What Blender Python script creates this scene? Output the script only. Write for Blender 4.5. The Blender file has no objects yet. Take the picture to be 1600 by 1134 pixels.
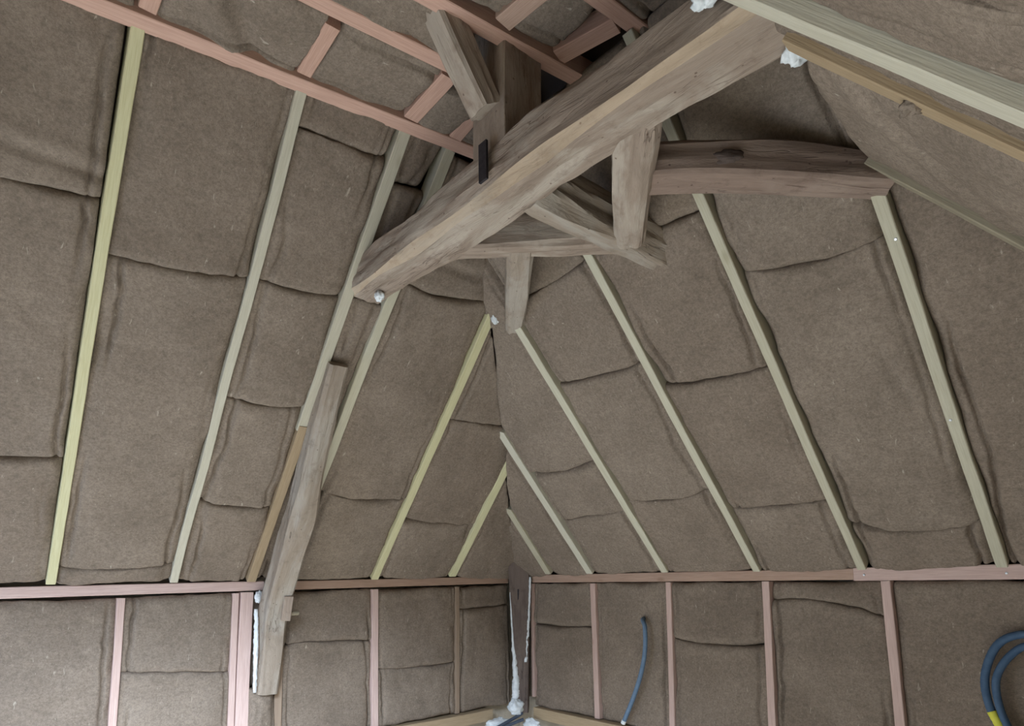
import bpy, math, random
from mathutils import Vector, Matrix, noise
random.seed(7)
SC = bpy.context.scene
COL = SC.collection
PI = math.pi

# ---------------------------------------------------------------- camera
cam_d = bpy.data.cameras.new('camera')
cam = bpy.data.objects.new('camera', cam_d); COL.objects.link(cam)
EYE = Vector((3.328, -2.878, 1.5))
yaw, pit, rol = math.radians(49.4), math.radians(5.85), math.radians(-.85)
fh = Vector((-math.sin(yaw), math.cos(yaw), 0)); rt = Vector((math.cos(yaw), math.sin(yaw), 0)); up = Vector((0, 0, 1))
F = math.cos(pit)*fh + math.sin(pit)*up
U = -math.sin(pit)*fh + math.cos(pit)*up
Rr = math.cos(rol)*rt + math.sin(rol)*U
U2 = -math.sin(rol)*rt + math.cos(rol)*U
m = Matrix.Identity(4)
for i in range(3):
    m[i][0], m[i][1], m[i][2], m[i][3] = Rr[i], U2[i], -F[i], EYE[i]
cam.matrix_world = m
cam_d.sensor_fit = 'HORIZONTAL'; cam_d.sensor_width = 36
cam_d.lens = 991/1600*36
cam_d.shift_y = (800-567)/1600
cam_d.clip_start = .02
SC.camera = cam

# ---------------------------------------------------------------- light
world = bpy.data.worlds.new('sky'); SC.world = world; world.use_nodes = True
bg = world.node_tree.nodes['Background']; bg.inputs[0].default_value = (.72, .85, 1, 1); bg.inputs[1].default_value = 1.0

def area(name, loc, target, sx, sy, power, col, spread=PI):
    d = bpy.data.lights.new(name, 'AREA'); d.shape = 'RECTANGLE'; d.size = sx; d.size_y = sy; d.energy = power; d.color = col; d.spread = spread
    o = bpy.data.objects.new(name, d); COL.objects.link(o); o.location = loc
    o.rotation_euler = (Vector(target)-Vector(loc)).to_track_quat('-Z', 'Y').to_euler()
    o['kind'] = 'helper'
    return o
area('daylight_gable_window', (.85, -3.94, .80), (.5, 0, .8), 1.2, 1.2, 13, (.52, .77, 1.25))
area('floor_bounce_fill', (2.70, -3.15, 2.1), (1.70, -2.65, 0), .7, .8, 146, (.73, .87, 1.08), 1.75)  # added fill lamp, narrowed onto the floor for upward bounce; no roof window built

SC.view_settings.view_transform = 'Standard'; SC.view_settings.look = 'None'
SC.view_settings.gamma = 1; SC.view_settings.use_curve_mapping = False
SC.view_settings.exposure = 0.0

# ---------------------------------------------------------------- materials
def lin(r, g, b):
    f = lambda c: (c/255/12.92 if c/255 <= .04045 else ((c/255+.055)/1.055)**2.4)
    return (f(r), f(g), f(b), 1)

class NT:
    def __init__(s, name):
        s.m = bpy.data.materials.new(name); s.m.use_nodes = True
        s.t = s.m.node_tree; s.n = s.t.nodes; s.b = s.n['Principled BSDF']
        s.b.inputs['Roughness'].default_value = .9
        s.b.inputs['Specular IOR Level'].default_value = .15
    def new(s, t, **k):
        n = s.n.new(t)
        for a, v in k.items(): setattr(n, a, v)
        return n
    def link(s, a, b): s.t.links.new(a, b)
    def coords(s, scale, kind='Object'):
        tc = s.new('ShaderNodeTexCoord'); mp = s.new('ShaderNodeMapping'); mp.inputs['Scale'].default_value = scale
        oi = s.new('ShaderNodeObjectInfo'); mu = s.new('ShaderNodeVectorMath', operation='SCALE'); mu.inputs[0].default_value = (13, 29, 17)
        s.link(oi.outputs['Random'], mu.inputs['Scale']); s.link(mu.outputs[0], mp.inputs['Location'])
        s.link(tc.outputs[kind], mp.inputs['Vector'])
        return mp.outputs[0]
    def noise(s, vec, scale, detail=4, rough=.6, dist=0):
        n = s.new('ShaderNodeTexNoise'); n.inputs['Scale'].default_value = scale; n.inputs['Detail'].default_value = detail
        n.inputs['Roughness'].default_value = rough; n.inputs['Distortion'].default_value = dist
        s.link(vec, n.inputs['Vector']); return n.outputs['Fac']
    def ramp(s, fac, stops):
        r = s.new('ShaderNodeValToRGB'); e = r.color_ramp.elements
        while len(e) < len(stops): e.new(.5)
        for q, (p, c) in zip(e, stops): q.position = p; q.color = c if len(c) == 4 else (*c, 1)
        s.link(fac, r.inputs[0]); return r.outputs[0]
    def mix(s, fac, a, b, mode='MIX'):
        x = s.new('ShaderNodeMix', data_type='RGBA', blend_type=mode)
        for sock, v in ((x.inputs[0], fac), (x.inputs[6], a), (x.inputs[7], b)):
            if hasattr(v, 'links'): s.link(v, sock)
            else: sock.default_value = v
        return x.outputs[2]
    def bump(s, h, strength, dist):
        b = s.new('ShaderNodeBump'); b.inputs['Strength'].default_value = strength; b.inputs['Distance'].default_value = dist
        s.link(h, b.inputs['Height']); s.link(b.outputs[0], s.b.inputs['Normal'])
    def color(s, c): s.link(c, s.b.inputs['Base Color'])
    def rnd(s):
        return s.new('ShaderNodeObjectInfo').outputs['Random']
G = lambda v: (v, v, v, 1)

def mat_batt():
    t = NT('wood_fibre')
    v = t.coords((1, 1, 1)); vs = t.coords((1, 2.2, 1))
    big = t.noise(v, 3.5, 3); mid = t.noise(v, 45, 5, .75); fine = t.noise(vs, 230, 3, .8)
    c = t.ramp(big, [(.3, lin(156, 141, 125)), (.7, lin(175, 159, 142))])
    c = t.mix(t.ramp(mid, [(.30, G(.0)), (.66, G(1))]), t.mix(1, c, G(.74), 'MULTIPLY'), c)
    spk = t.noise(v, 110, 4, .7)
    c = t.mix(t.ramp(spk, [(.36, G(0)), (.58, G(1))]), t.mix(1, c, G(.76), 'MULTIPLY'), c)
    c = t.mix(t.ramp(fine, [(.35, G(0)), (.6, G(1))]), t.mix(1, c, G(.78), 'MULTIPLY'), c)
    fl = t.noise(t.coords((1, .28, 1)), 95, 2, .5, .6)          # pale strands
    c = t.mix(t.ramp(fl, [(.70, G(0)), (.76, G(.6))]), c, lin(204, 192, 174))
    c = t.mix(t.ramp(t.rnd(), [(0, G(0)), (1, G(.22))]), c, t.mix(1, c, lin(215, 206, 200), 'MULTIPLY'))
    t.color(c); t.b.inputs['Roughness'].default_value = 1; t.b.inputs['Specular IOR Level'].default_value = .02
    add = t.new('ShaderNodeMath', operation='ADD'); t.link(fine, add.inputs[0]); t.link(mid, add.inputs[1])
    t.bump(add.outputs[0], .55, .008)
    return t.m

def mat_wood(name, a, b, dark, grain=1.0, sheen=.2, patch=None, knots=.5):
    t = NT(name)
    v = t.coords((1.1, 16, 16)); vv = t.coords((1, 1, 1)); vk = t.coords((.45, 1, 1))
    g = t.noise(v, 5, 5, .65, .5); fine = t.noise(t.coords((2, 60, 60)), 6, 2, .5)
    c = t.ramp(g, [(.3, a), (.68, b)])
    c = t.mix(t.ramp(fine, [(.42, G(0)), (.62, G(.35*grain))]), c, dark)
    if patch:
        p = t.noise(t.coords((.8, 2.2, 2.2)), 2.6, 4, .65, .4)
        c = t.mix(t.ramp(p, [(.46, G(0)), (.62, G(.75))]), c, patch)
    vo = t.new('ShaderNodeTexVoronoi'); vo.inputs['Scale'].default_value = 7; t.link(vk, vo.inputs['Vector'])
    k = t.ramp(vo.outputs['Distance'], [(.04, G(knots)), (.10, G(0))])
    c = t.mix(k, c, dark)
    c = t.mix(t.ramp(t.rnd(), [(0, G(0)), (1, G(.5))]), c, t.mix(1, c, lin(226, 220, 212), 'MULTIPLY'))
    t.color(c); t.b.inputs['Roughness'].default_value = .75; t.b.inputs['Specular IOR Level'].default_value = sheen
    add = t.new('ShaderNodeMath', operation='ADD'); t.link(g, add.inputs[0]); t.link(fine, add.inputs[1])
    t.bump(add.outputs[0], .3*grain, .004)
    return t.m

def mat_old(name, a, b, pale, dark, cracks=.8):
    t = NT(name)
    v = t.coords((1.3, 9, 9)); big = t.noise(t.coords((.7, 2.4, 2.4)), 2.6, 5, .65, .7)
    g = t.noise(v, 4, 6, .7, 1.2)
    c = t.ramp(g, [(.28, a), (.7, b)])
    c = t.mix(t.ramp(big, [(.47, G(0)), (.60, G(.7))]), c, pale)
    mid = t.noise(t.coords((1, 1, 1)), 17, 5, .7)
    c = t.mix(t.ramp(mid, [(.56, G(0)), (.75, G(.5))]), c, dark)
    cr = t.noise(t.coords((.7, 11, 11)), 3.2, 3, .5, .8)
    crk = t.ramp(cr, [(.488, G(0)), (.5, G(1)), (.512, G(0))])
    lim = t.ramp(t.noise(t.coords((1, 3, 3)), 2.1, 2), [(.52, G(0)), (.6, G(cracks))])
    cm = t.mix(1, crk, lim, 'MULTIPLY')
    c = t.mix(cm, c, dark)
    pits = t.new('ShaderNodeTexVoronoi'); pits.inputs['Scale'].default_value = 26; t.link(t.coords((.8, 1, 1)), pits.inputs['Vector'])
    pm = t.ramp(pits.outputs['Distance'], [(.05, G(.8)), (.09, G(0))])
    c = t.mix(pm, c, dark)
    t.color(c); t.b.inputs['Roughness'].default_value = .85
    ad = t.new('ShaderNodeMath', operation='SUBTRACT'); t.link(g, ad.inputs[0])
    sc = t.new('ShaderNodeRGBToBW'); t.link(cm, sc.inputs[0]); t.link(sc.outputs[0], ad.inputs[1])
    t.bump(ad.outputs[0], .6, .008)
    return t.m

def mat_plain(name, a, b, scale=20, bump=.3, dist=.004, rough=.9, metal=0):
    t = NT(name); n = t.noise(t.coords((1, 1, 1)), scale, 4)
    t.color(t.ramp(n, [(.3, a), (.7, b)])); t.b.inputs['Roughness'].default_value = rough; t.b.inputs['Metallic'].default_value = metal
    t.bump(n, bump, dist); return t.m

M = dict(
    batt=mat_batt(),
    pale=mat_wood('pale_pine', lin(200, 196, 176), lin(210, 206, 188), lin(168, 160, 138), .7),
    yellow=mat_wood('yellow_pine', lin(212, 208, 166), lin(222, 219, 180), lin(180, 172, 124), .7),
    tan=mat_wood('tan_pine', lin(170, 150, 120), lin(180, 160, 131), lin(140, 118, 90), .8),
    fir=mat_wood('fir_wood', lin(194, 189, 166), lin(204, 200, 179), lin(162, 154, 126), .7),
    joist=mat_wood('joist_wood', lin(196, 160, 142), lin(208, 172, 154), lin(162, 124, 106), .8),
    pink=mat_wood('pink_fir', lin(206, 179, 169), lin(218, 193, 183), lin(174, 140, 128), .8),
    buff=mat_wood('buff_fir', lin(180, 152, 134), lin(192, 164, 146), lin(150, 120, 100), .8),
    grey=mat_wood('grey_pine', lin(150, 142, 122), lin(162, 153, 132), lin(120, 108, 86), .8),
    dusty=mat_wood('dusty_batten', lin(158, 138, 120), lin(166, 148, 128), lin(130, 110, 94), .5),
    oak=mat_old('old_oak', lin(140, 124, 110), lin(164, 148, 132), lin(184, 173, 158), lin(100, 82, 70), .6),
    oak_pale=mat_old('weathered_oak', lin(146, 133, 118), lin(166, 152, 136), lin(176, 168, 156), lin(96, 84, 74)),
    oak_brown=mat_old('brown_oak', lin(128, 110, 98), lin(150, 130, 116), lin(160, 142, 128), lin(86, 68, 60)),
    oak_dark=mat_old('dark_oak', lin(96, 84, 78), lin(112, 99, 91), lin(120, 107, 98), lin(66, 56, 52)),
    sap=mat_old('bare_sapwood', lin(172, 152, 128), lin(188, 168, 144), lin(182, 168, 150), lin(140, 116, 94), .4),
    foam=mat_plain('white_foam', lin(214, 220, 220), lin(236, 240, 240), 60, .5, .006),
    iron=mat_plain('iron', lin(44, 42, 46), lin(64, 60, 62), 60, .3, .002, .6, .3),
    blue=mat_plain('pale_blue_plastic', lin(98, 120, 142), lin(112, 134, 156), 40, .1, .002, .5),
    navy=mat_plain('dark_blue_plastic', lin(66, 88, 112), lin(78, 100, 124), 40, .1, .002, .5),
    slate=mat_plain('slate_plastic', lin(70, 78, 92), lin(86, 94, 106), 40, .1, .002, .5),
    tape=mat_plain('yellow_tape', lin(206, 204, 70), lin(220, 216, 90), 40, .1, .002, .6),
    shell=mat_plain('roof_board', lin(70, 58, 50), lin(84, 70, 60), 6, .3, .01),
    stone=mat_plain('lime_stone', lin(176, 166, 150), lin(200, 190, 172), 5, .8, .03),
    floor=mat_wood('floor_board', lin(222, 212, 196), lin(230, 221, 206), lin(205, 192, 172), .6),
    screw=mat_plain('bright_screw', lin(210, 212, 215), lin(228, 230, 232), 30, .1, .001, .35, .6),
)

# ---------------------------------------------------------------- builders
def link(name, verts, faces, mat, mw=None, parent=None, smooth=False):
    me = bpy.data.meshes.new(name); me.from_pydata([tuple(v) for v in verts], [], faces); me.update()
    me.materials.append(M[mat])
    if smooth: me.polygons.foreach_set('use_smooth', [True]*len(me.polygons))
    o = bpy.data.objects.new(name, me); COL.objects.link(o)
    if mw is not None: o.matrix_world = mw
    if parent is not None:
        o.parent = parent; o.matrix_parent_inverse = parent.matrix_basis.inverted()
    return o

def tag(o, label, cat, group=None, kind=None):
    o['label'] = label; o['category'] = cat
    if group: o['group'] = group
    if kind: o['kind'] = kind
    return o

def struct(o):
    o['kind'] = 'structure'; return o

def frame_mat(origin, x, z):
    x = Vector(x).normalized(); z = Vector(z); z = (z - x*z.dot(x)).normalized(); y = z.cross(x)
    mw = Matrix.Identity(4)
    for i in range(3): mw[i][0], mw[i][1], mw[i][2], mw[i][3] = x[i], y[i], z[i], origin[i]
    return mw

def timber(name, p0, p1, n, w, d, mat, parent=None, rough=.0012, ch=.0025, end=(0, 0), wob=.0):
    """Sawn timber. p0-p1 is the middle line of its face towards n; w wide across, d deep behind that face. end: how far each end is skewed."""
    p0, p1 = Vector(p0), Vector(p1); L = (p1-p0).length
    mw = frame_mat(p0, p1-p0, n); ns = max(2, int(L/.05))
    sec = [(-w/2+ch, 0), (w/2-ch, 0), (w/2, -ch), (w/2, -d+ch), (w/2-ch, -d), (-w/2+ch, -d), (-w/2, -d+ch), (-w/2, -ch)]
    V, Fc = [], []; sd = random.random()*50
    for i in range(ns+1):
        x = L*i/ns
        oy = wob*noise.noise(Vector((x*1.7, sd, 3)))
        for y, z in sec:
            xx = x + (end[0]*(y/w) if i == 0 else 0) + (end[1]*(y/w) if i == ns else 0)
            j = noise.noise_vector(Vector((x*9+sd, y*20, z*20)))*rough
            V.append((xx, y+oy+j.y, z+j.z))
    k = 8
    for i in range(ns):
        for j in range(k):
            a = i*k+j; b = i*k+(j+1) % k; Fc.append((a, b, b+k, a+k))
    Fc.append(tuple(range(k-1, -1, -1))); Fc.append(tuple(ns*k+j for j in range(k)))
    Fc = [tuple(reversed(f)) for f in Fc]
    return link(name, V, Fc, mat, mw, parent)

def log(name, path, upv, mat, parent=None, amp=.006, ch=(.3, .3, .3, .3), chmat=(), seed=0, bow=.02):
    """Hewn old timber swept along path = [(point, width, height)]: a rectangle with four waney corners (ch, in quadrants from +y+z round),
    uneven faces and dents. chmat: corners whose bare sapwood shows."""
    pts = [Vector(p[0]) for p in path]; X = (pts[-1]-pts[0]).normalized()
    mw = frame_mat(pts[0], X, upv); inv = mw.inverted()
    loc = [inv @ p for p in pts]
    L = sum((b-a).length for a, b in zip(loc, loc[1:])); ns = max(6, int(L/.016))
    cum = [0]
    for a, b in zip(loc, loc[1:]): cum.append(cum[-1]+(b-a).length)
    def cr(q, i0, i1, i2, i3, t):
        a, b, c, d = (loc[i][q] for i in (i0, i1, i2, i3))
        return .5*((2*b)+(c-a)*t+(2*a-5*b+4*c-d)*t*t+(3*b-a-3*c+d)*t**3)
    def at(s):
        s = min(max(s, 0), cum[-1])
        for i in range(len(cum)-1):
            if s <= cum[i+1] or i == len(cum)-2:
                t = (s-cum[i])/(cum[i+1]-cum[i]); i0, i3 = max(i-1, 0), min(i+2, len(loc)-1)
                return Vector([cr(q, i0, i, i+1, i3, t) for q in range(3)]), path[i][1]*(1-t)+path[i+1][1]*t, path[i][2]*(1-t)+path[i+1][2]*t
    NF, NC = 9, 4; K = 4*(NF+NC); V, Fc, mi = [], [], []
    quad = ((1, 1), (-1, 1), (-1, -1), (1, -1))
    for i in range(ns+1):
        s = L*i/ns; P, w, h = at(s)
        T = (at(s+.01)[0]-at(s-.01)[0]).normalized()
        Y = Vector((0, 1, 0)); Y = (Y-T*Y.dot(T)).normalized(); Z = T.cross(Y)
        cs = [max(.02, ch[q]*(1+1.1*noise.noise(Vector((s*3.2, q*5.7+seed, seed))))) for q in range(4)]
        ends = []
        for q, (sy, sz) in enumerate(quad):
            c = cs[q]; a = (sy*w/2, sz*h/2*(1-c)); b = (sy*w/2*(1-c), sz*h/2)
            ends.append((a, b) if q in (0, 2) else (b, a))
        ring = []
        for q in range(4):
            a, b = ends[q]; n = ends[(q+1) % 4][0]
            for k in range(NC): t = k/NC; ring.append((a[0]*(1-t)+b[0]*t, a[1]*(1-t)+b[1]*t))
            for k in range(NF): t = k/NF; ring.append((b[0]*(1-t)+n[0]*t, b[1]*(1-t)+n[1]*t))
        for k, (y, z) in enumerate(ring):
            r = math.hypot(y, z); d = (y/r, z/r)
            q1 = Vector((s*2.3, d[0]*2+seed*11, d[1]*2)); q2 = Vector((s*7+seed, y*40, z*40)); q3 = Vector((s*16, y*70+seed, z*70))
            dn = amp*(1.3*noise.noise(q1)+.55*noise.noise(q2)+.35*noise.noise(q3))
            V.append(P + Y*(y+d[0]*dn) + Z*(z+d[1]*dn))
    for i in range(ns):
        for j in range(K):
            a = i*K+j; b = i*K+(j+1) % K; Fc.append((a, a+K, b+K, b)); q = j//(NF+NC)
            mi.append(1 if q in chmat and j % (NF+NC) < NC else 0)
    Fc.append(tuple(range(K))); Fc.append(tuple(ns*K+j for j in range(K-1, -1, -1))); mi += [0, 0]
    o = link(name, V, Fc, mat, mw, parent, True)
    if chmat: o.data.materials.append(M['sap'])
    o.data.polygons.foreach_set('material_index', mi)
    o.data.set_sharp_from_angle(angle=math.radians(32))
    return o

def tube(name, pts, r, mat, parent=None, ribs=0, taper=None):
    pts = [Vector(p) for p in pts]; dense = []
    for i in range(len(pts)-1):
        a, b, c, d = pts[max(i-1, 0)], pts[i], pts[i+1], pts[min(i+2, len(pts)-1)]
        for k in range(14):
            t = k/14; dense.append(.5*((2*b)+(c-a)*t+(2*a-5*b+4*c-d)*t*t+(3*b-a-3*c+d)*t**3))
    dense.append(pts[-1]); K = 14; V, Fc = [], []; o0 = dense[0].copy()
    N = (dense[1]-dense[0]).orthogonal().normalized()
    for i, p in enumerate(dense):
        T = (dense[min(i+1, len(dense)-1)]-dense[max(i-1, 0)]).normalized()
        N = (N-T*N.dot(T)).normalized(); B = T.cross(N)
        rr = r*(1+ribs*(.5 if i % 2 else -.5))
        for k in range(K):
            a = 2*PI*k/K; V.append(p-o0+(N*math.cos(a)+B*math.sin(a))*rr)
    n = len(dense)
    for i in range(n-1):
        for j in range(K):
            a = i*K+j; b = i*K+(j+1) % K; Fc.append((a, b, b+K, a+K))
    Fc.append(tuple(range(K-1, -1, -1))); Fc.append(tuple((n-1)*K+j for j in range(K)))
    return link(name, V, Fc, mat, Matrix.Translation(o0), parent, True)

def blob(name, c, size, mat, parent=None, seed=0, amp=.35, rot=None):
    """Lumpy foam."""
    nu, nv = 28, 18; V, Fc = [], []
    for i in range(nv+1):
        th = PI*i/nv
        for j in range(nu):
            ph = 2*PI*j/nu
            d = Vector((math.sin(th)*math.cos(ph), math.sin(th)*math.sin(ph), math.cos(th)))
            s = 1+amp*noise.noise(d*2.1+Vector((seed*3.1, 0, 0)))+amp*.5*noise.noise(d*5+Vector((0, seed, 0)))
            V.append(Vector((d.x*size[0], d.y*size[1], d.z*size[2]))*s)
    for i in range(nv):
        for j in range(nu):
            a = i*nu+j; b = i*nu+(j+1) % nu; Fc.append((a, a+nu, b+nu, b))
    mw = Matrix.Translation(c)
    if rot: mw = mw @ rot
    return link(name, V, Fc, mat, mw, parent, True)

def screw(p, n, parent):
    mw = frame_mat(p, Vector(n).orthogonal(), n); K = 10; V = [(0, 0, .0018)]; Fc = []
    for r, z in ((.0035, .0014), (.005, 0), (.005, -.004)):
        for k in range(K): V.append((r*math.cos(2*PI*k/K), r*math.sin(2*PI*k/K), z))
    for k in range(K): Fc.append((0, 1+k, 1+(k+1) % K))
    for q in range(2):
        for k in range(K):
            a = 1+q*K+k; b = 1+q*K+(k+1) % K; Fc.append((a, a+K, b+K, b))
    return link('screw', V, Fc, 'screw', mw, parent)

# ---------------------------------------------------------------- planes of the room
A = math.radians(47.4); ca, sa = math.cos(A), math.sin(A); ZP, W = 1.472, 3.75
AR = math.radians(48.0); cr_, sr_ = math.cos(AR), math.sin(AR)
def plane(origin, u, v):
    o, u, v = Vector(origin), Vector(u), Vector(v); n = u.cross(v)
    return (o, u, v, n)
MAIN = plane((0, 0, ZP), (0, 1, 0), (ca, 0, sa))       # long slope
ENDS = plane((0, 0, ZP), (1, 0, 0), (0, -ca, sa))      # hip end
OPPO = plane((W, 0, ZP), (0, -1, 0), (-cr_, 0, sr_))   # slope over the viewer
LWAL = plane((0, 0, 0), (0, 1, 0), (0, 0, 1))
HWAL = plane((0, 0, 0), (1, 0, 0), (0, 0, 1))
CEIL = plane((0, 0, 3.168), (1, 0, 0), (0, -1, -.054))
def P(pl, u, v, h=0): return pl[0]+pl[1]*u+pl[2]*v+pl[3]*h

NB = 0
def batt(pl, uL, uR, vb, vt, label, group, base=-.012, bulge=.006, deep=.085, side_drop=.024, seam_drop=.021, amp=1.0, crease=.032, puff=.0025, fold=None, cracks=(), parent=None):
    """One insulation batt. uL/uR: u at each side as (u at vb, u at vt) lines; vb/vt: (v left, v right, sag) or function of s."""
    global NB; NB += 1; seed = NB*3.7
    def fn(q):
        if callable(q): return q
        a, b, sg = (q if len(q) == 3 else (*q, 0)); return lambda s: a+(b-a)*s-4*sg*s*(1-s)
    fb, ft = fn(vb), fn(vt); uL = (uL[0]-.008, uL[1]-.008); uR = (uR[0]+.008, uR[1]+.008)
    jit = lambda q, s, u: .007*noise.noise(Vector((u*7, q*3.3, 1.7)))+.004*noise.noise(Vector((u*23, q*3.3, 4.1)))
    def ticks(Lh):
        e = [0, .004, .009, .015, .021, .027, .034, .041, .048, .056, .064, .073, .083]
        if Lh < .19: return [i/14 for i in range(15)]
        mid = Lh-2*e[-1]; n = max(2, int(mid/.018))
        l = e+[e[-1]+mid*i/n for i in range(1, n)]+[Lh-x for x in reversed(e)]
        return [x/Lh for x in l]
    wmax = max(uR[0]-uL[0], uR[1]-uL[1]); vm = max(ft(s)-fb(s) for s in (0, .25, .5, .75, 1))
    S, T = ticks(wmax), ticks(max(vm, .03))
    vlo, vhi = min(fb(0), fb(1)), max(ft(0), ft(1), ft(.5))
    ni, nj = len(S), len(T); V, Fc = [], []
    o, u_, v_, n_ = pl
    def pos(s, t, drop):
        b, tp = fb(s), ft(s); tp = max(tp, b+.003); 
        um0 = uL[0]+(uR[0]-uL[0])*s
        b += jit(round(fb(.5), 2), s, um0); tp += jit(round(ft(.5), 2), s, um0); tp = max(tp, b+.003)
        v = b+(tp-b)*t; q = (v-vlo)/max(vhi-vlo, .01)
        l = uL[0]+(uL[1]-uL[0])*q; r = uR[0]+(uR[1]-uR[0])*q; wd = max(r-l, .004)
        es = min(s, 1-s)*wd; ev = min(t, 1-t)*(tp-b)
        wig = .007*noise.noise(Vector((v*9, seed, s*2)))+.004*noise.noise(Vector((v*31, seed, s*2)))
        u = l+wd*s+(wig if .001 < s < .999 else 0)
        q3 = Vector((u, v, seed))
        h = base+bulge*(1-(2*s-1)**4)
        h += amp*(.010*noise.noise(q3*3.1)+.005*noise.noise(q3*9)+.003*noise.noise(q3*24))
        n1 = noise.noise(Vector((v*5, seed, s*3))); n2 = noise.noise(Vector((u*4.3, seed*.37+round(t), 7)))
        ed = side_drop*max(.15, .7+1.1*n1)
        h -= ed*math.exp(-es/(.011+.010*max(0, n1))) + seam_drop*max(.12, .75+1.5*n2)*math.exp(-ev/(.0055+.006*max(0, n2)))
        h += puff*(.6+n2)*math.exp(-((ev-.035)/.022)**2)
        rg = 1-abs(noise.noise(Vector((u*11, v*5+seed, 2)))*2.6)
        if rg > 0: h -= .0075*amp*rg*rg*(math.exp(-es/.05)+.8*math.exp(-ev/.05))
        e0 = .034+.026*noise.noise(Vector((v*3.1, seed+9, s*2)))+.008*noise.noise(Vector((v*17, seed, s*2)))
        mk = min(1, max(0, .45+1.7*noise.noise(Vector((v*2.3, seed+4, s*4)))))
        h -= crease*mk*math.exp(-((es-e0)/.0055)**2)
        if fold:
            for (f0, f1, dep, wdt) in fold:
                d = v-(f0+(f1-f0)*s+.02*noise.noise(Vector((u*6, f0, 2))))
                h += -dep*math.exp(-(d/wdt)**2)+.7*dep*math.exp(-((d-2.4*wdt)/(1.6*wdt))**2)
        for (a0, b0, a1, b1, dep) in cracks:
            dx, dy = a1-a0, b1-b0; tt = min(1, max(0, ((u-a0)*dx+(v-b0)*dy)/(dx*dx+dy*dy)))
            d = math.hypot(u-a0-dx*tt, v-b0-dy*tt)+.004*noise.noise(Vector((u*30, v*30, 5)))
            h -= dep*math.exp(-(d/.010)**2)
        if drop: h = -deep
        return Vector((u, v, h))
    for j in range(nj):
        for i in range(ni): V.append(pos(S[i], T[j], False))
    for j in range(nj-1):
        for i in range(ni-1):
            a = j*ni+i; Fc.append((a, a+1, a+ni+1, a+ni))
    rim = [i for i in range(ni)]+[j*ni+ni-1 for j in range(1, nj)]+[(nj-1)*ni+i for i in range(ni-2, -1, -1)]+[j*ni for j in range(nj-2, 0, -1)]
    k0 = len(V)
    for r in rim:
        q = V[r].copy(); q.z = -deep; V.append(q)
    for k in range(len(rim)):
        a, b = rim[k], rim[(k+1) % len(rim)]; a2, b2 = k0+k, k0+(k+1) % len(rim); Fc.append((a, a2, b2, b))
    Fc.append(tuple(k0+k for k in range(len(rim)-1, -1, -1)))
    mw = Matrix.Identity(4)
    c0 = Vector((sum(v.x for v in V[:ni*nj])/(ni*nj), sum(v.y for v in V[:ni*nj])/(ni*nj), 0))
    org = o+u_*c0.x+v_*c0.y
    for i in range(3): mw[i][0], mw[i][1], mw[i][2], mw[i][3] = u_[i], v_[i], n_[i], org[i]
    ob = link('insulation_batt', [v-c0 for v in V], Fc, 'batt', mw, parent, True)
    tag(ob, label, 'insulation', group)
    return ob

# ---------------------------------------------------------------- setting
def slab(name, quad, thick, n, mat):
    q = [Vector(p) for p in quad]; n = Vector(n)*thick
    V = q+[p+n for p in q]; k = len(q)
    Fc = [tuple(range(k)), tuple(range(2*k-1, k-1, -1))]+[(i, i+k, (i+1) % k+k, (i+1) % k) for i in range(k)]
    return V, Fc
def joined(name, parts, mat):
    V, Fc = [], []
    for v, f in parts:
        b = len(V); V += v; Fc += [tuple(i+b for i in q) for q in f]
    return struct(link(name, V, Fc, mat))
YB = -4.0; DZ = .13; T_ = math.tan(A)
# roof boards: both slopes, hip end and flat top, a hand's breadth above the batts' faces
o1 = Vector((-sa*DZ, 0, ca*DZ)); o2 = Vector((0, sa*DZ, ca*DZ)); o3 = Vector((sr_*DZ, 0, cr_*DZ))
xt = 1.56; zt = ZP+xt*T_; ZC = 3.24
def sl(v, f): return (v, f)
roof = []
roof.append(slab('', [Vector((-.3, YB, ZP-.3*T_))+o1, Vector((-.3, .4, ZP-.3*T_))+o1, Vector((xt+.15, .4, ZP+(xt+.15)*T_))+o1, Vector((xt+.15, YB, ZP+(xt+.15)*T_))+o1], .03, (-sa, 0, ca), ''))
roof.append(slab('', [Vector((-.3, .3, ZP-.3*T_))+o2, Vector((W+.3, .3, ZP-.3*T_))+o2, Vector((W+.3, -xt-.2, ZP+(xt+.2)*T_))+o2, Vector((-.3, -xt-.2, ZP+(xt+.2)*T_))+o2], .03, (0, sa, ca), ''))
roof.append(slab('', [Vector((W+.3, YB, ZP-.3*math.tan(AR)))+o3, Vector((W-xt-.1, YB, ZP+(xt+.1)*math.tan(AR)))+o3, Vector((W-xt-.1, .4, ZP+(xt+.1)*math.tan(AR)))+o3, Vector((W+.3, .4, ZP-.3*math.tan(AR)))+o3], .03, (sr_, 0, cr_), ''))
roof.append(slab('', [Vector((xt-.4, YB, ZC)), Vector((W-xt+.4, YB, ZC)), Vector((W-xt+.4, -1.2, ZC)), Vector((xt-.4, -1.2, ZC))], .03, (0, 0, 1), ''))
joined('ceiling', roof, 'shell')
joined('wall_left', [slab('', [(-.12, YB, 0), (-.12, .2, 0), (-.12, .2, ZP+.05), (-.12, YB, ZP+.05)], .2, (-1, 0, 0), '')], 'stone')
joined('wall_back', [slab('', [(-.3, .12, 0), (W+.3, .12, 0), (W+.3, .12, ZP+.05), (-.3, .12, ZP+.05)], .2, (0, 1, 0), '')], 'stone')
joined('wall_right', [slab('', [(W+.02, YB, 0), (W+.02, .2, 0), (W+.02, .2, ZP), (W+.02, YB, ZP)], .2, (1, 0, 0), '')], 'stone')
gx0, gx1, gz0, gz1 = .25, 1.45, .2, 1.5
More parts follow.
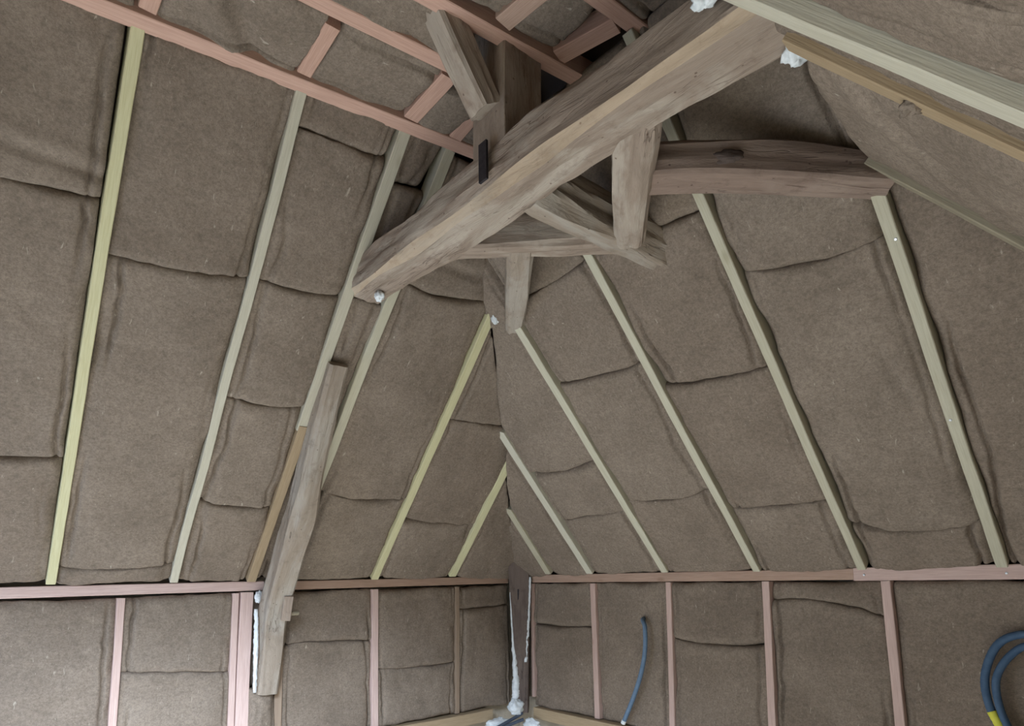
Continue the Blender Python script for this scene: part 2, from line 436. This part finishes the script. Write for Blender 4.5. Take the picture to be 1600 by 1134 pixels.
joined('wall_front', [slab('', q, .2, (0, -1, 0), '') for q in (
    [(-.3, YB, 0), (gx0, YB, 0), (gx0, YB, 3.3), (-.3, YB, 3.3)], [(gx1, YB, 0), (W+.3, YB, 0), (W+.3, YB, 3.3), (gx1, YB, 3.3)],
    [(gx0, YB, 0), (gx1, YB, 0), (gx1, YB, gz0), (gx0, YB, gz0)], [(gx0, YB, gz1), (gx1, YB, gz1), (gx1, YB, 3.3), (gx0, YB, 3.3)])], 'stone')
joined('floor', [slab('', [(-.3, YB, 0), (W+.3, YB, 0), (W+.3, .3, 0), (-.3, .3, 0)], .1, (0, 0, -1), '')], 'floor')

# ---------------------------------------------------------------- rafters of the long slope
nM, nE, nO = MAIN[3], ENDS[3], OPPO[3]
def rafter(pl, u0, v0, u1, v1, mat, label, group, w=.05, d=.07, name='rafter', h=0, **k):
    o = timber(name, P(pl, u0, v0, h), P(pl, u1, v1, h), pl[3], w, d, mat, **k)
    return tag(o, label, 'rafter', group)
GM, GE, GO = 'rafters of the long slope', 'rafters of the hip end', 'rafters of the slope over the viewer'
rafter(MAIN, -2.608, .035, -2.603, 2.125, 'yellow', 'bright yellow-green rafter, full length from plate to pink joist, farthest from the corner post', GM, .035, wob=.006)
rafter(MAIN, -2.139, .035, -2.144, 2.18, 'pale', 'pale whitish-yellow rafter, second along the long slope from the photo edge', GM, .035, wob=.008)
rafter(MAIN, -1.789, .93, -1.774, 2.20, 'pale', 'pale rafter crossing in front of the sawn end of the big tie beam', GM, .045, wob=.004)
rafter(MAIN, -1.786, .035, -1.782, .955, 'tan', 'short tan lower rafter length beside the leaning old post', GM, .044, h=.004)
rafter(MAIN, -1.628, .40, -1.586, 2.21, 'fir', 'yellowish rafter passing behind the big tie beam and the leaning old post', GM, .043, wob=.006)
rafter(MAIN, -1.093, .035, -1.100, 1.72, 'yellow', 'greenish-yellow rafter rising to the stub beam in the hip corner', GM, .044, wob=.005)
rafter(MAIN, -.553, .05, -.565, .965, 'yellow', 'short yellow-green rafter nearest the corner on the long slope', GM, .05, end=(0, -.03), wob=.003)
# hip end
rafter(ENDS, .364, .06, .398, .60, 'fir', 'shortest pale rafter stub just above the dark corner post', GE, .05, end=(0, .02), h=.0)
rafter(ENDS, .72, .055, .74, 1.10, 'pale', 'short grey-yellow hip-end rafter whose tip crosses over the corner seam', GE, .05, end=(0, .03))
rafter(ENDS, 1.261, .055, 1.252, 1.57, 'fir', 'hip-end rafter rising to the stub beam in the hip corner', GE, .042, wob=.004)
rafter(ENDS, 1.782, .05, 1.768, 1.80, 'fir', 'hip-end rafter rising behind the free end of the short tie', GE, .037, wob=.005)
rafter(ENDS, 2.252, .05, 2.259, 2.20, 'fir', 'long hip-end rafter passing behind the brown corner tie to the top', GE, .035, wob=.005)
h3 = rafter(ENDS, 2.728, .05, 2.727, 1.50, 'fir', 'hip-end rafter ending under the outer end of the brown corner tie', GE, .036, wob=.004)
screw(P(ENDS, 2.735, 1.33, .001), nE, h3); screw(P(ENDS, 2.722, .70, .001), nE, h3)
# slope over the viewer
rafter(OPPO, 1.775, .70, 1.96, 1.72, 'pale', 'pale rafter close overhead crossing in front of the tie beam end', GO, .056, .11, h=.0)
rafter(OPPO, 1.60, .70, 1.762, 1.365, 'tan', 'tan rafter overhead starting below the white foam at the tie beam end', GO, .045, .10, h=.0)
rafter(OPPO, .915, .90, 1.066, 1.53, 'grey', 'grey rafter overhead starting at the outer end of the brown corner tie', GO, .04, .10, h=.0)

# ---------------------------------------------------------------- plates and studs
GP, GS = 'wall plates under the rafters', 'studs of the low walls'
def plate(p0, p1, n, mat, label, w=.047, d=.06, **k):
    return tag(timber('wall_plate', p0, p1, n, w, d, mat, **k), label, 'wall plate', GP)
plate((.004, -3.3, 1.462), (.004, -1.715, 1.476), (1, 0, 0), 'pink', 'pink wall plate under the long slope between the photo edge and the leaning post')
plate((.0, -1.655, 1.474), (.0, -.07, 1.484), (1, 0, 0), 'buff', 'buff wall plate under the long slope between leaning post and corner post')
plate((.165, 0, 1.487), (2.205, 0, 1.492), (0, -1, 0), 'buff', 'buff wall plate under the hip end starting beside the corner post', .05)
pl4 = plate((2.208, -.006, 1.491), (3.6, -.006, 1.496), (0, -1, 0), 'pink', 'pinkish wall plate length under the hip end below the outermost rafter', .055)
screw((2.25, -.007, 1.488), (0, -1, 0), pl4); screw((2.735, -.007, 1.488), (0, -1, 0), pl4)
def stud(p0, p1, n, mat, label, w=.045, d=.09, **k):
    return tag(timber('stud', p0, p1, n, w, d, mat, wob=.004, **k), label, 'stud', GS)
X_, Y_ = (1, 0, 0), (0, -1, 0)
stud((.0, -2.36, .66), (.0, -2.345, 1.432), X_, 'pink', 'single pink stud under the long slope farthest from the corner', .032)
stud((.0, -1.857, .66), (.0, -1.849, 1.44), X_, 'pink', 'narrow outer stud of the pink pair beside the leaning post', .03)
stud((.006, -1.808, .66), (.006, -1.799, 1.444), X_, 'pink', 'wide inner stud of the pink pair beside the leaning post', .062)
stud((.0, -1.627, .66), (.0, -1.627, 1.30), X_, 'dusty', 'dusty stud showing behind the foot of the leaning post', .04)
stud((.0, -1.069, .66), (.0, -1.076, 1.442), X_, 'pink', 'pink stud midway between leaning post and corner post', .04)
stud((-.004, -.494, .655), (-.004, -.489, 1.444), X_, 'dusty', 'dusty grey stud half buried in fibre near the corner post', .03)
stud((.156, -.0, .715), (.158, -.0, 1.455), Y_, 'pink', 'thin pink stud touching the foam beside the corner post', .024)
stud((.715, -.0, .66), (.705, -.0, 1.455), Y_, 'pink', 'slim pink stud between the corner post and the hanging conduit', .04)
stud((1.243, -.0, .66), (1.256, -.0, 1.46), Y_, 'pink', 'slim pink stud beside the hanging conduit', .033)
stud((1.801, -.002, .66), (1.809, -.002, 1.462), Y_, 'pink', 'pink stud in the hip-end wall, second from the photo edge', .036)
stud((2.345, -.002, .66), (2.330, -.002, 1.462), Y_, 'pink', 'pink stud in the hip-end wall between two wide batts near the blue loop', .037)
def sole(p0, p1, n, label):
    return tag(timber('sole_plate', p0, p1, n, .07, .11, 'tan', wob=.006), label, 'sole plate', 'sole plates at the foot of the studs')
sole((.03, -3.3, .62), (.03, -.24, .617), X_, 'tan sole board below the studs of the long slope, sawn end near the corner')
sole((.19, -.03, .622), (3.6, -.03, .60), Y_, 'tan sole board at the foot of the hip-end studs')

# ---------------------------------------------------------------- pink ceiling grid
GJ, GN = 'pink joists of the flat ceiling', 'noggings between the ceiling joists'
def joist(p0, p1, label, w=.052, d=.07, mat='joist'):
    return tag(timber('ceiling_joist', p0, p1, (0, 0, -1), w, d, mat, wob=.004), label, 'joist', GJ)
joist((1.40, -3.4, 2.985), (1.535, -1.46, 3.105), 'long pink joist along the tops of the pale rafters', .062)
joist((1.70, -3.4, 3.03), (1.825, -1.80, 3.09), 'pink joist ending at the old strut of the king post')
joist((1.86, -3.4, 3.04), (2.045, -1.40, 3.09), 'pink joist passing just beside the top of the king post')
joist((2.20, -3.2, 3.06), (2.285, -1.38, 3.10), 'short pinkish joist nearest the overhead slope')
def nog(x0, x1, y, z0, z1, label, w=.045, mat='joist', dy=0):
    return tag(timber('nogging', (x0, y, z0), (x1, y+dy, z1), (0, 0, -1), w, .06, mat), label, 'nogging', GN)
nog(1.50, 1.74, -2.59, 3.045, 3.045, 'pink nogging at the photo edge above the yellow rafter')
nog(1.53, 1.75, -2.165, 3.068, 3.068, 'pink nogging above the pale whitish rafter between two joists', dy=-.006)
nog(1.55, 1.79, -1.79, 3.088, 3.088, 'pinkish nogging near the strut of the king post', .055, dy=-.006)
nog(1.55, 1.80, -1.605, 3.10, 3.10, 'short nogging half hidden beside the king post', .05, dy=-.03)
nog(2.05, 2.23, -1.79, 3.085, 3.085, 'short dusty pink nogging past the king post', .06, 'buff', .02)
nog(2.06, 2.25, -1.575, 3.095, 3.095, 'pink nogging closing the ceiling grid at the hip end', .06, dy=.05)

# ---------------------------------------------------------------- old truss
tb = log('tie_beam', [((1.06, -1.705, 2.705), .15, .15), ((1.30, -1.70, 2.705), .165, .155), ((1.6, -1.695, 2.697), .165, .15), ((1.9, -1.69, 2.703), .165, .16), ((2.15, -1.69, 2.703), .165, .16), ((2.45, -1.69, 2.682), .165, .13), ((2.88, -1.69, 2.655), .17, .115)], (0, 0, 1), 'oak', amp=.010, ch=(.3, .25, .28, .2), chmat=(2,), seed=2)
tag(tb, 'big pale rough-hewn tie beam running across the roof space', 'beam')
kp = log('king_post', [((1.945, -1.685, 2.72), .15, .155), ((1.945, -1.685, 3.0), .15, .155), ((1.945, -1.68, 3.2), .15, .15)], (0, -1, 0), 'oak', amp=.004, ch=(.06, .06, .06, .06), seed=5)
tag(kp, 'old square king post standing on the tie beam', 'post')
st = log('strut', [((1.955, -1.78, 2.88), .085, .085), ((1.945, -1.87, 3.02), .10, .095), ((1.94, -1.985, 3.2), .10, .095)], (1, 0, 0), 'oak', amp=.006, ch=(.2, .4, .2, .4), seed=8)
tag(st, 'short weathered strut leaning up from the king post to the ceiling joists', 'strut')
dt = log('short_tie', [((1.99, -1.63, 2.705), .10, .165), ((1.99, -1.42, 2.70), .105, .165), ((2.01, -1.17, 2.69), .115, .15), ((2.035, -.98, 2.67), .11, .13), ((2.055, -.86, 2.655), .085, .10)], (0, 0, 1), 'oak_pale', amp=.010, ch=(.3, .3, .5, .25), seed=12)
tag(dt, 'grey short tie from the middle of the tie beam towards the hip end', 'beam')
g1 = log('corner_brace', [((1.56, -1.68, 2.69), .09, .13), ((1.78, -1.45, 2.69), .095, .135), ((2.0, -1.22, 2.69), .095, .13)], (0, 0, 1), 'oak', amp=.006, ch=(.2, .2, .2, .2), seed=15)
tag(g1, 'brown horizontal brace below the tie beam carrying the stub beam', 'beam', 'diagonal braces of the old truss')
g2 = log('corner_brace', [((2.05, -1.24, 2.655), .105, .12), ((2.22, -1.44, 2.67), .115, .125), ((2.37, -1.61, 2.675), .12, .125), ((2.44, -1.69, 2.70), .12, .12)], (0, 0, 1), 'oak', amp=.007, ch=(.25, .25, .3, .25), seed=18)
tag(g2, 'knotty brace linking the short tie to the tie beam near the brown corner tie', 'beam', 'diagonal braces of the old truss')
c1 = log('stub_beam', [((1.76, -1.475, 2.675), .095, .10), ((1.48, -1.25, 2.67), .095, .10), ((1.19, -1.015, 2.66), .08, .095)], (0, 0, 1), 'oak_pale', amp=.004, ch=(.2, .2, .3, .3), seed=22)
tag(c1, 'pale stub beam pointing from the brace into the hip corner', 'beam', 'corner ties of the hip')
c2 = log('corner_tie', [((2.25, -1.48, 2.672), .10, .10), ((2.38, -1.35, 2.668), .11, .105), ((2.55, -1.18, 2.645), .11, .105), ((2.70, -1.04, 2.605), .10, .09), ((2.76, -.99, 2.59), .10, .09)], (0, 0, 1), 'oak_brown', amp=.005, ch=(.2, .2, .15, .15), seed=27)
kn = blob('knot', (2.461, -1.328, 2.655), (.05, .022, .026), 'oak_dark', c2, 21, .22, rot=Matrix.Rotation(math.radians(43), 4, 'Z'))
kn['label'] = 'large dark knot'
tag(c2, 'brown corner tie with a large dark knot reaching the far hip corner', 'beam', 'corner ties of the hip')
# iron strap on the tie beam below the king post
sx = 1.955
V, Fc = slab('', [(sx-.018, -1.788, 2.655), (sx+.018, -1.788, 2.655), (sx+.018, -1.788, 2.775), (sx-.018, -1.788, 2.775)], .008, (0, -1, 0), '')
sp = tag(link('iron_strap', [Vector(v)-Vector((sx, -1.788, 2.7)) for v in V], Fc, 'iron', Matrix.Translation((sx, -1.788, 2.7))), 'dark iron strap fixed on the tie beam under the king post', 'strap')
# leaning post
lp = log('leaning_post', [((.86, -1.735, 2.42), .08, .09), ((.62, -1.715, 2.10), .10, .11), ((.45, -1.70, 1.85), .115, .12), ((.235, -1.69, 1.59), .12, .125), ((.10, -1.69, 1.38), .12, .12), ((.05, -1.69, 1.18), .11, .11), ((.015, -1.70, .94), .10, .10)], (1, 0, .5), 'oak_pale', amp=.006, ch=(.3, .35, .2, .2), seed=33)
tag(lp, 'old grey curved post leaning from the roof slope to the foot of the wall', 'post')
blk = timber('tenon_block', (.20, -1.66, 1.42), (.165, -1.66, 1.30), (1, -.2, .3), .045, .06, 'oak', lp)
peg = tube('peg', [(.15, -1.65, 1.335), (.13, -1.585, 1.335)], .011, 'grey', lp)
# corner post
cp = log('corner_post', [((.105, -.045, .62), .075, .10), ((.10, -.046, 1.0), .10, .10), ((.088, -.044, 1.42), .135, .10), ((.085, -.05, 1.82), .14, .10)], (1, -1, 0), 'oak_dark', amp=.004, ch=(.15, .15, .15, .15), seed=41)
V, Fc = slab('', [(-.012, -.04, 0), (.012, -.04, 0), (.012, .04, 0), (-.012, .04, 0)], .012, (0, 0, -1), '')
mo = link('mortise', V, Fc, 'iron', frame_mat((.1235, -.0785, 1.38), (1, 1, 0), (1, -1, 0)), cp)
mo['label'] = 'small dark upright mortise slot'
tag(cp, 'dark old post standing in the corner of the low walls', 'post')

# ---------------------------------------------------------------- batts
def bays(pl, uls, seams, bayname, group, tops=('only', ('lower', 'upper'), ('lowest', 'middle', 'uppermost'), ('lowest', 'second', 'third', 'uppermost'), ('lowest', 'second', 'third', 'fourth', 'uppermost')), **k):
    """Stack of batts in one bay. seams from bottom to top."""
    n = len(seams)-1; names = tops[n-1] if n > 1 else ('only',)
    for i in range(n):
        lab = f'{names[i]} brown fibre batt {bayname}' if n > 1 else f'brown fibre batt {bayname}'
        kk = dict(k); f = kk.pop('folds', {}).get(i); kk['cracks'] = k.get('cracks', {}).get(i, ())
        batt(pl, uls[0], uls[1], seams[i], seams[i+1], lab, group, fold=f, **kk)
GB = 'insulation batts of the long slope'
c_ = lambda x: (x, x)
hipM = lambda a, b, off=.0: (lambda s: min(2.2, -(a+(b-a)*s)/ca-off))
bays(MAIN, (c_(-3.3), c_(-2.635)), [(.03, .03), (.60, .665), (1.585, 1.63), (2.10, 2.12)], 'beside the photo edge, outside the yellow rafter', GB, base=-.010, bulge=.010, folds={2: [(1.735, 1.70, .012, .016)]})
bays(MAIN, (c_(-2.580), c_(-2.167)), [(.025, .035), (.12, .135, .01), (1.475, 1.52, .01), (2.13, 2.17)], 'between the yellow rafter and the whitish rafter', GB, base=-.006, bulge=.010, folds={1: [(1.16, 1.21, .004, .012)]})
bays(MAIN, (c_(-2.116), c_(-1.811)), [(.03, .03), (.505, .50, .01), (1.025, 1.04, .01), (1.53, 1.555, .01), (2.055, 2.09), (2.22, 2.22)], 'between the whitish rafter and the one at the beam end', GB, base=-.006, bulge=.008)
bays(MAIN, (c_(-1.758), (-1.660, -1.612)), [(.03, .03), (1.0, 1.02), (1.565, 1.57), (2.015, 2.035), (2.22, 2.22)], 'in the narrow bay behind the tie beam end', GB, base=-.012, bulge=.004)
bays(MAIN, ((-1.600, -1.562), (-1.119, -1.125)), [(.03, .03), (.61, .61, .035), (1.69, 1.735, .03), hipM(-1.57, -1.124, -.06)], 'between the leaning post and the stub beam', GB, base=-.010, bulge=.012, folds={2: [(1.80, 1.82, .014, .02)]})
bays(MAIN, ((-1.070, -1.076), (-.576, -.576)), [(.03, .03), (.457, .456), (1.105, 1.139, .0), hipM(-1.07, -.58, -.06)], 'between the stub-beam rafter and the short corner rafter', GB, base=-.012, bulge=.010)
batt(MAIN, c_(-.532), c_(-.012), (.035, .0), hipM(-.532, -.012, -.05), 'small three-cornered brown fibre batt over the corner post on the long slope', GB, base=-.014, bulge=.004)
GB = 'insulation batts of the hip end'
hipE = lambda a, b, off=0: (lambda s: min(2.2, (a+(b-a)*s)/ca-off))
kw = dict(base=-.014, bulge=.008, side_drop=.030)
batt(ENDS, c_(.012), c_(.344), (.0, .035), hipE(.012, .344, -.05), 'tiny three-cornered brown fibre batt over the corner post on the hip end', GB, **kw)
bays(ENDS, ((.384, .384), (.696, .716)), [(.035, .035), hipE(.384, .70, .008)], 'between the rafter stub and the short grey-yellow rafter', GB, **kw)
bays(ENDS, ((.742, .765), (1.236, 1.229)), [(.035, .035), (.459, .475, -.0), (.80, .81, .03), hipE(.75, 1.23, .008)], 'between the grey-yellow rafter and the stub-beam rafter of the hip end', GB, **kw)
bays(ENDS, ((1.285, 1.276), (1.755, 1.742)), [(.035, .035), (.533, .531, .02), (1.235, 1.21, .01), (1.665, 1.69, .02), hipE(1.29, 1.745, -.05)], 'between stub-beam rafter and next long rafter of the hip end', GB, **kw)
bays(ENDS, ((1.808, 1.794), (2.225, 2.232)), [(.035, .035), (.411, .41), (1.085, 1.035, .01), (1.70, 1.64), (2.2, 2.2)], 'between the two long middle rafters of the hip end', GB, **kw)
bays(ENDS, ((2.280, 2.287), (2.700, 2.699)), [(.035, .035), (.28, .26, .045), (1.405, 1.341, .025), (2.2, 2.2)], 'of the hip-end bay that the brown corner tie crosses', GB, cracks={1: [(2.59, 1.0, 2.626, .80, .022)]}, **kw)
bays(ENDS, ((2.757, 2.756), (3.62, 3.0)), [(.035, .035), (1.75, 1.70)], 'at the photo edge past the outermost hip-end rafter', GB, **kw)
batt(ENDS, c_(2.70), c_(3.0), (1.765, 1.715), (2.2, 2.2), 'dark brown fibre batt high in the far corner above the tie', GB, **kw)
batt(ENDS, (1.06, 1.10), (1.275, 1.275), (1.60, 1.60), hipE(1.06, 1.275, -.05), 'scrap of brown fibre tucked behind the stub beam in the hip corner', GB, **kw)
GB = 'insulation batts of the slope over the viewer'
batt(OPPO, (.95, 1.085), (1.60, 1.74), (.78, .78), (1.512, 1.385), 'brown fibre batt overhead between the tan rafter and the grey rafter', GB, base=-.02, bulge=.025, fold=[(1.03, 1.27, .01, .02)])
batt(OPPO, (1.62, 1.78), (1.745, 1.885), (.70, .70), (1.40, 1.40), 'narrow brown fibre strip overhead between the pale and tan rafters', GB, base=-.012, bulge=.0, side_drop=.006, amp=.6)
batt(OPPO, (1.80, 1.99), (2.02, 2.02), (.50, .50), (1.75, 1.75), 'brown fibre batt overhead behind the pale rafter, below the dark crack', GB, base=-.018, bulge=.0, side_drop=.006, amp=.6)
batt(OPPO, (2.026, 2.026), (2.70, 2.70), (.50, .50), (1.75, 1.75), 'brown fibre batt overhead at the photo corner, past the dark crack', GB, base=-.02, bulge=.02)
batt(OPPO, (.28, .93), (.90, .98), (.40, .40), (1.05, 1.36), 'brown fibre batt overhead past the grey rafter', GB, base=-.03, bulge=.01)
GB = 'insulation batts of the flat ceiling'
kw = dict(base=-.022, bulge=.006, deep=.1, side_drop=.012, amp=.8)
bays(CEIL, ((1.53, 1.45), (1.77, 1.70)), [(1.63, 1.63), (1.765, 1.765)], 'of the ceiling beside the king post', GB, **kw)
batt(CEIL, c_(1.555), c_(1.80), (1.43, 1.45), (1.585, 1.585), 'dark brown fibre batt of the ceiling behind the king post', GB, **kw)
batt(CEIL, (1.55, 1.51), (1.785, 1.765), (1.815, 1.815), (2.14, 2.14), 'brown fibre ceiling batt between the second and third noggings', GB, **kw)
batt(CEIL, (1.50, 1.48), (1.76, 1.73), (2.19, 2.19), (2.565, 2.565), 'brown fibre ceiling batt with a sagging fold above the whitish rafter', GB, fold=[(2.3, 2.45, .02, .03)], **kw)
batt(CEIL, (1.47, 1.42), (1.72, 1.68), (2.615, 2.615), (3.3, 3.3), 'brown fibre ceiling batt past the nogging at the photo edge', GB, **kw)
batt(CEIL, (1.835, 1.79), (1.975, 1.935), (1.84, 1.84), (2.9, 2.9), 'brown fibre ceiling batt between the two joists beside the strut', GB, **kw)
batt(CEIL, (2.065, 1.97), (2.25, 2.22), (1.80, 1.80), (2.9, 2.9), 'brown fibre ceiling batt past the king post near the photo edge', GB, **kw)
batt(CEIL, (2.065, 2.06), (2.255, 2.25), (1.60, 1.60), (1.765, 1.765), 'small brown fibre ceiling batt between two noggings past the king post', GB, **kw)
batt(CEIL, (2.31, 2.29), (2.50, 2.50), (1.45, 1.45), (2.7, 2.7), 'brown fibre ceiling batt between the last joist and the overhead slope', GB, **kw)
GB = 'insulation batts of the low wall under the long slope'
kw = dict(base=-.010, bulge=.008, side_drop=.018)
batt(LWAL, c_(-3.3), (-2.382, -2.367), (.655, .655), (1.425, 1.432), 'wide brown fibre wall batt at the photo edge under the long slope', GB, **kw)
bays(LWAL, ((-2.338, -2.323), (-1.874, -1.866)), [(.655, .655), (1.10, 1.06), (1.43, 1.44)], 'in the wall between the single pink stud and the pink pair', GB, **kw)
batt(LWAL, c_(-1.774), c_(-1.650), (.655, .655), (.965, .96), 'small loose tuft of brown fibre below the foot of the leaning post', GB, base=.02, bulge=.02, side_drop=.03, amp=2)
batt(LWAL, c_(-1.766), c_(-1.650), (.97, .965), (1.43, 1.44), 'narrow fibre strip behind the leaning post', GB, base=-.05, bulge=.0)
bays(LWAL, ((-1.605, -1.605), (-1.09, -1.097)), [(.655, .655), (1.165, 1.15, -.01), (1.435, 1.445)], 'in the wall just past the leaning post', GB, **kw)
bays(LWAL, ((-1.048, -1.055), (-.511, -.506)), [(.655, .655), (.99, .972, .01), (1.435, 1.445)], 'in the wall between the pink stud and the half-buried stud', GB, **kw)
bays(LWAL, ((-.477, -.472), (-.055, -.055)), [(.655, .655), (1.30, 1.313), (1.44, 1.45)], 'in the wall beside the corner post under the long slope', GB, **kw)
GB = 'insulation batts of the low wall under the hip end'
batt(HWAL, c_(.045), c_(.143), (.70, .70), (1.45, 1.45), 'narrow fibre strip between corner post and thin pink stud', GB, base=-.03, bulge=0, side_drop=.01)
bays(HWAL, ((.168, .170), (.693, .684)), [(.66, .66), (1.188, 1.191, .005), (1.455, 1.46)], 'in the wall between corner post and slim pink stud', GB, **kw)
batt(HWAL, (.737, .727), (1.222, 1.235), (.66, .66), (1.46, 1.46), 'brown fibre wall batt pierced by the hanging conduit', GB, **kw)
bays(HWAL, ((1.263, 1.276), (1.776, 1.784)), [(.66, .66), (1.160, 1.165, .015), (1.46, 1.46)], 'in the wall just past the hanging conduit', GB, **kw)
bays(HWAL, ((1.827, 1.835), (2.318, 2.303)), [(.66, .66), (1.375, 1.31, -.035), (1.46, 1.46)], 'in the wall between the two wider pink studs', GB, **kw)
batt(HWAL, (2.373, 2.358), c_(3.6), (.66, .66), (1.46, 1.46), 'wide brown fibre wall batt behind the blue conduit loop', GB, **kw)

# ---------------------------------------------------------------- foam, conduits, cables
def foam_strip(path, mat='foam', seed=0):
    """A gunned bead of foam: lumpy, of changing width."""
    pts = [Vector(p[0]) for p in path]; V, Fc = [], []; K = 14; rows = 0; c0 = pts[0].copy()
    for i in range(len(pts)-1):
        n = max(2, int((pts[i+1]-pts[i]).length/.008))
        for k in range(n+(i == len(pts)-2)):
            t = k/n; p = pts[i].lerp(pts[i+1], t); w = path[i][1]*(1-t)+path[i+1][1]*t
            for j in range(K):
                a = 2*PI*j/K; d = Vector((math.cos(a), math.sin(a), 0))
                r = w*(1+.5*noise.noise(Vector((p.z*45+seed, d.x, d.y)))+.3*noise.noise(Vector((p.z*120, d.x*2+seed, d.y*2))))
                V.append(p-c0+d*r)
            rows += 1
    for i in range(rows-1):
        for j in range(K):
            a = i*K+j; b = i*K+(j+1) % K; Fc.append((a, a+K, b+K, b))
    Fc.append(tuple(range(K))); Fc.append(tuple((rows-1)*K+j for j in range(K-1, -1, -1)))
    return link('foam_patch', V, Fc, mat, Matrix.Translation(c0), None, True)
GF = 'patches of white expanding foam'
def foam(c, size, label, seed, **k): return tag(blob('foam_patch', c, size, 'foam', seed=seed, **k), label, 'foam', GF)
foam((2.80, -1.62, 2.585), (.035, .028, .022), 'white foam lump under the tie beam end at the tan rafter', 1)
foam((2.70, -1.80, 2.67), (.03, .022, .02), 'white foam dab on top of the tie beam end at the pale rafter', 2)
foam((1.17, -1.70, 2.612), (.022, .018, .02), 'small white foam dab under the sawn tie beam end', 3)
tag(foam_strip([((.045, -1.762, .95), .008), ((.045, -1.762, 1.1), .011), ((.045, -1.763, 1.25), .010), ((.045, -1.766, 1.36), .008)], seed=5), 'tall thin white foam bead between the pink stud pair and the leaning post', 'foam', GF)
foam((.02, -1.745, 1.42), (.014, .022, .03), 'white foam dab at the top of the strip beside the leaning post', 5)
foam((.015, -1.655, 1.00), (.014, .012, .05), 'little white foam dab at the foot of the leaning post', 6)
foam((1.145, -1.09, 2.69), (.02, .02, .03), 'white foam dab beside the end of the stub beam', 14)

tag(foam_strip([((.098, -.108, .68), .022), ((.104, -.100, .80), .024), ((.099, -.104, .95), .017), ((.092, -.109, 1.05), .010), ((.086, -.114, 1.18), .006), ((.078, -.118, 1.40), .004)], seed=3), 'white foam bead widening down the near edge of the corner post', 'foam', GF)
tag(foam_strip([((.150, -.056, .945), .014), ((.156, -.050, .99), .009), ((.162, -.044, 1.12), .009), ((.172, -.034, 1.3), .006), ((.180, -.028, 1.50), .007)], seed=8), 'thin white foam bead between corner post and thin pink stud, ending in a bulb', 'foam', GF)
foam((.115, -.115, .66), (.05, .05, .05), 'white foam mass around the foot of the corner post', 11)
foam((.055, -.22, .56), (.04, .09, .035), 'white foam arm spreading along the sole board end', 12)
foam((.22, -.07, .56), (.07, .03, .035), 'white foam arm spreading under the hip-end sole board', 13)
cA = tube('cable', [(.10, -.30, .54), (.12, -.20, .575), (.125, -.12, .60), (.15, -.09, .625)], .011, 'slate')
tag(cA, 'upper dark grey cable bedded in foam below the corner post', 'cable', 'grey cables below the corner post')
cB = tube('cable', [(.08, -.62, .46), (.12, -.34, .525), (.15, -.20, .565), (.18, -.11, .59)], .011, 'slate')
tag(cB, 'lower dark grey cable bedded in foam below the corner post', 'cable', 'grey cables below the corner post')

hc = tube('conduit', [(1.07, .05, 1.255), (1.09, -.015, 1.255), (1.125, -.045, 1.215), (1.125, -.05, 1.10), (1.10, -.055, .98), (1.05, -.06, .85), (.97, -.06, .695)], .0125, 'blue', ribs=.05)
tag(hc, 'blue-grey conduit hanging out of the hip-end wall batt', 'conduit', 'electrical conduits')
tube('end_plug', [(.972, -.06, .70), (.962, -.06, .682)], .0135, 'foam', hc)
c3 = tube('conduit', [(3.0, .04, 1.26), (2.92, -.03, 1.275), (2.78, -.04, 1.275), (2.70, -.045, 1.235), (2.655, -.05, 1.13), (2.655, -.05, 1.03), (2.69, -.055, .93), (2.75, -.06, .84)], .014, 'navy', ribs=.05)
tag(c3, 'outer blue conduit of the looping pair, wrapped with yellow tape', 'conduit', 'electrical conduits')
tube('tape_band', [(2.664, -.052, .995), (2.685, -.055, .945)], .0155, 'tape', c3)
c4 = tube('conduit', [(3.0, .04, 1.225), (2.93, -.03, 1.24), (2.80, -.045, 1.24), (2.735, -.05, 1.20), (2.69, -.06, 1.12), (2.688, -.06, 1.03), (2.715, -.065, .94), (2.77, -.06, .84)], .013, 'navy', ribs=.05)
tag(c4, 'inner plain blue conduit of the looping pair', 'conduit', 'electrical conduits')

tag(blob('fibre_tuft', (3.018, -1.70, 2.288), (.022, .016, .014), 'batt', seed=31, amp=.5), 'small loose tuft of brown fibre caught between the two overhead rafters', 'tuft')
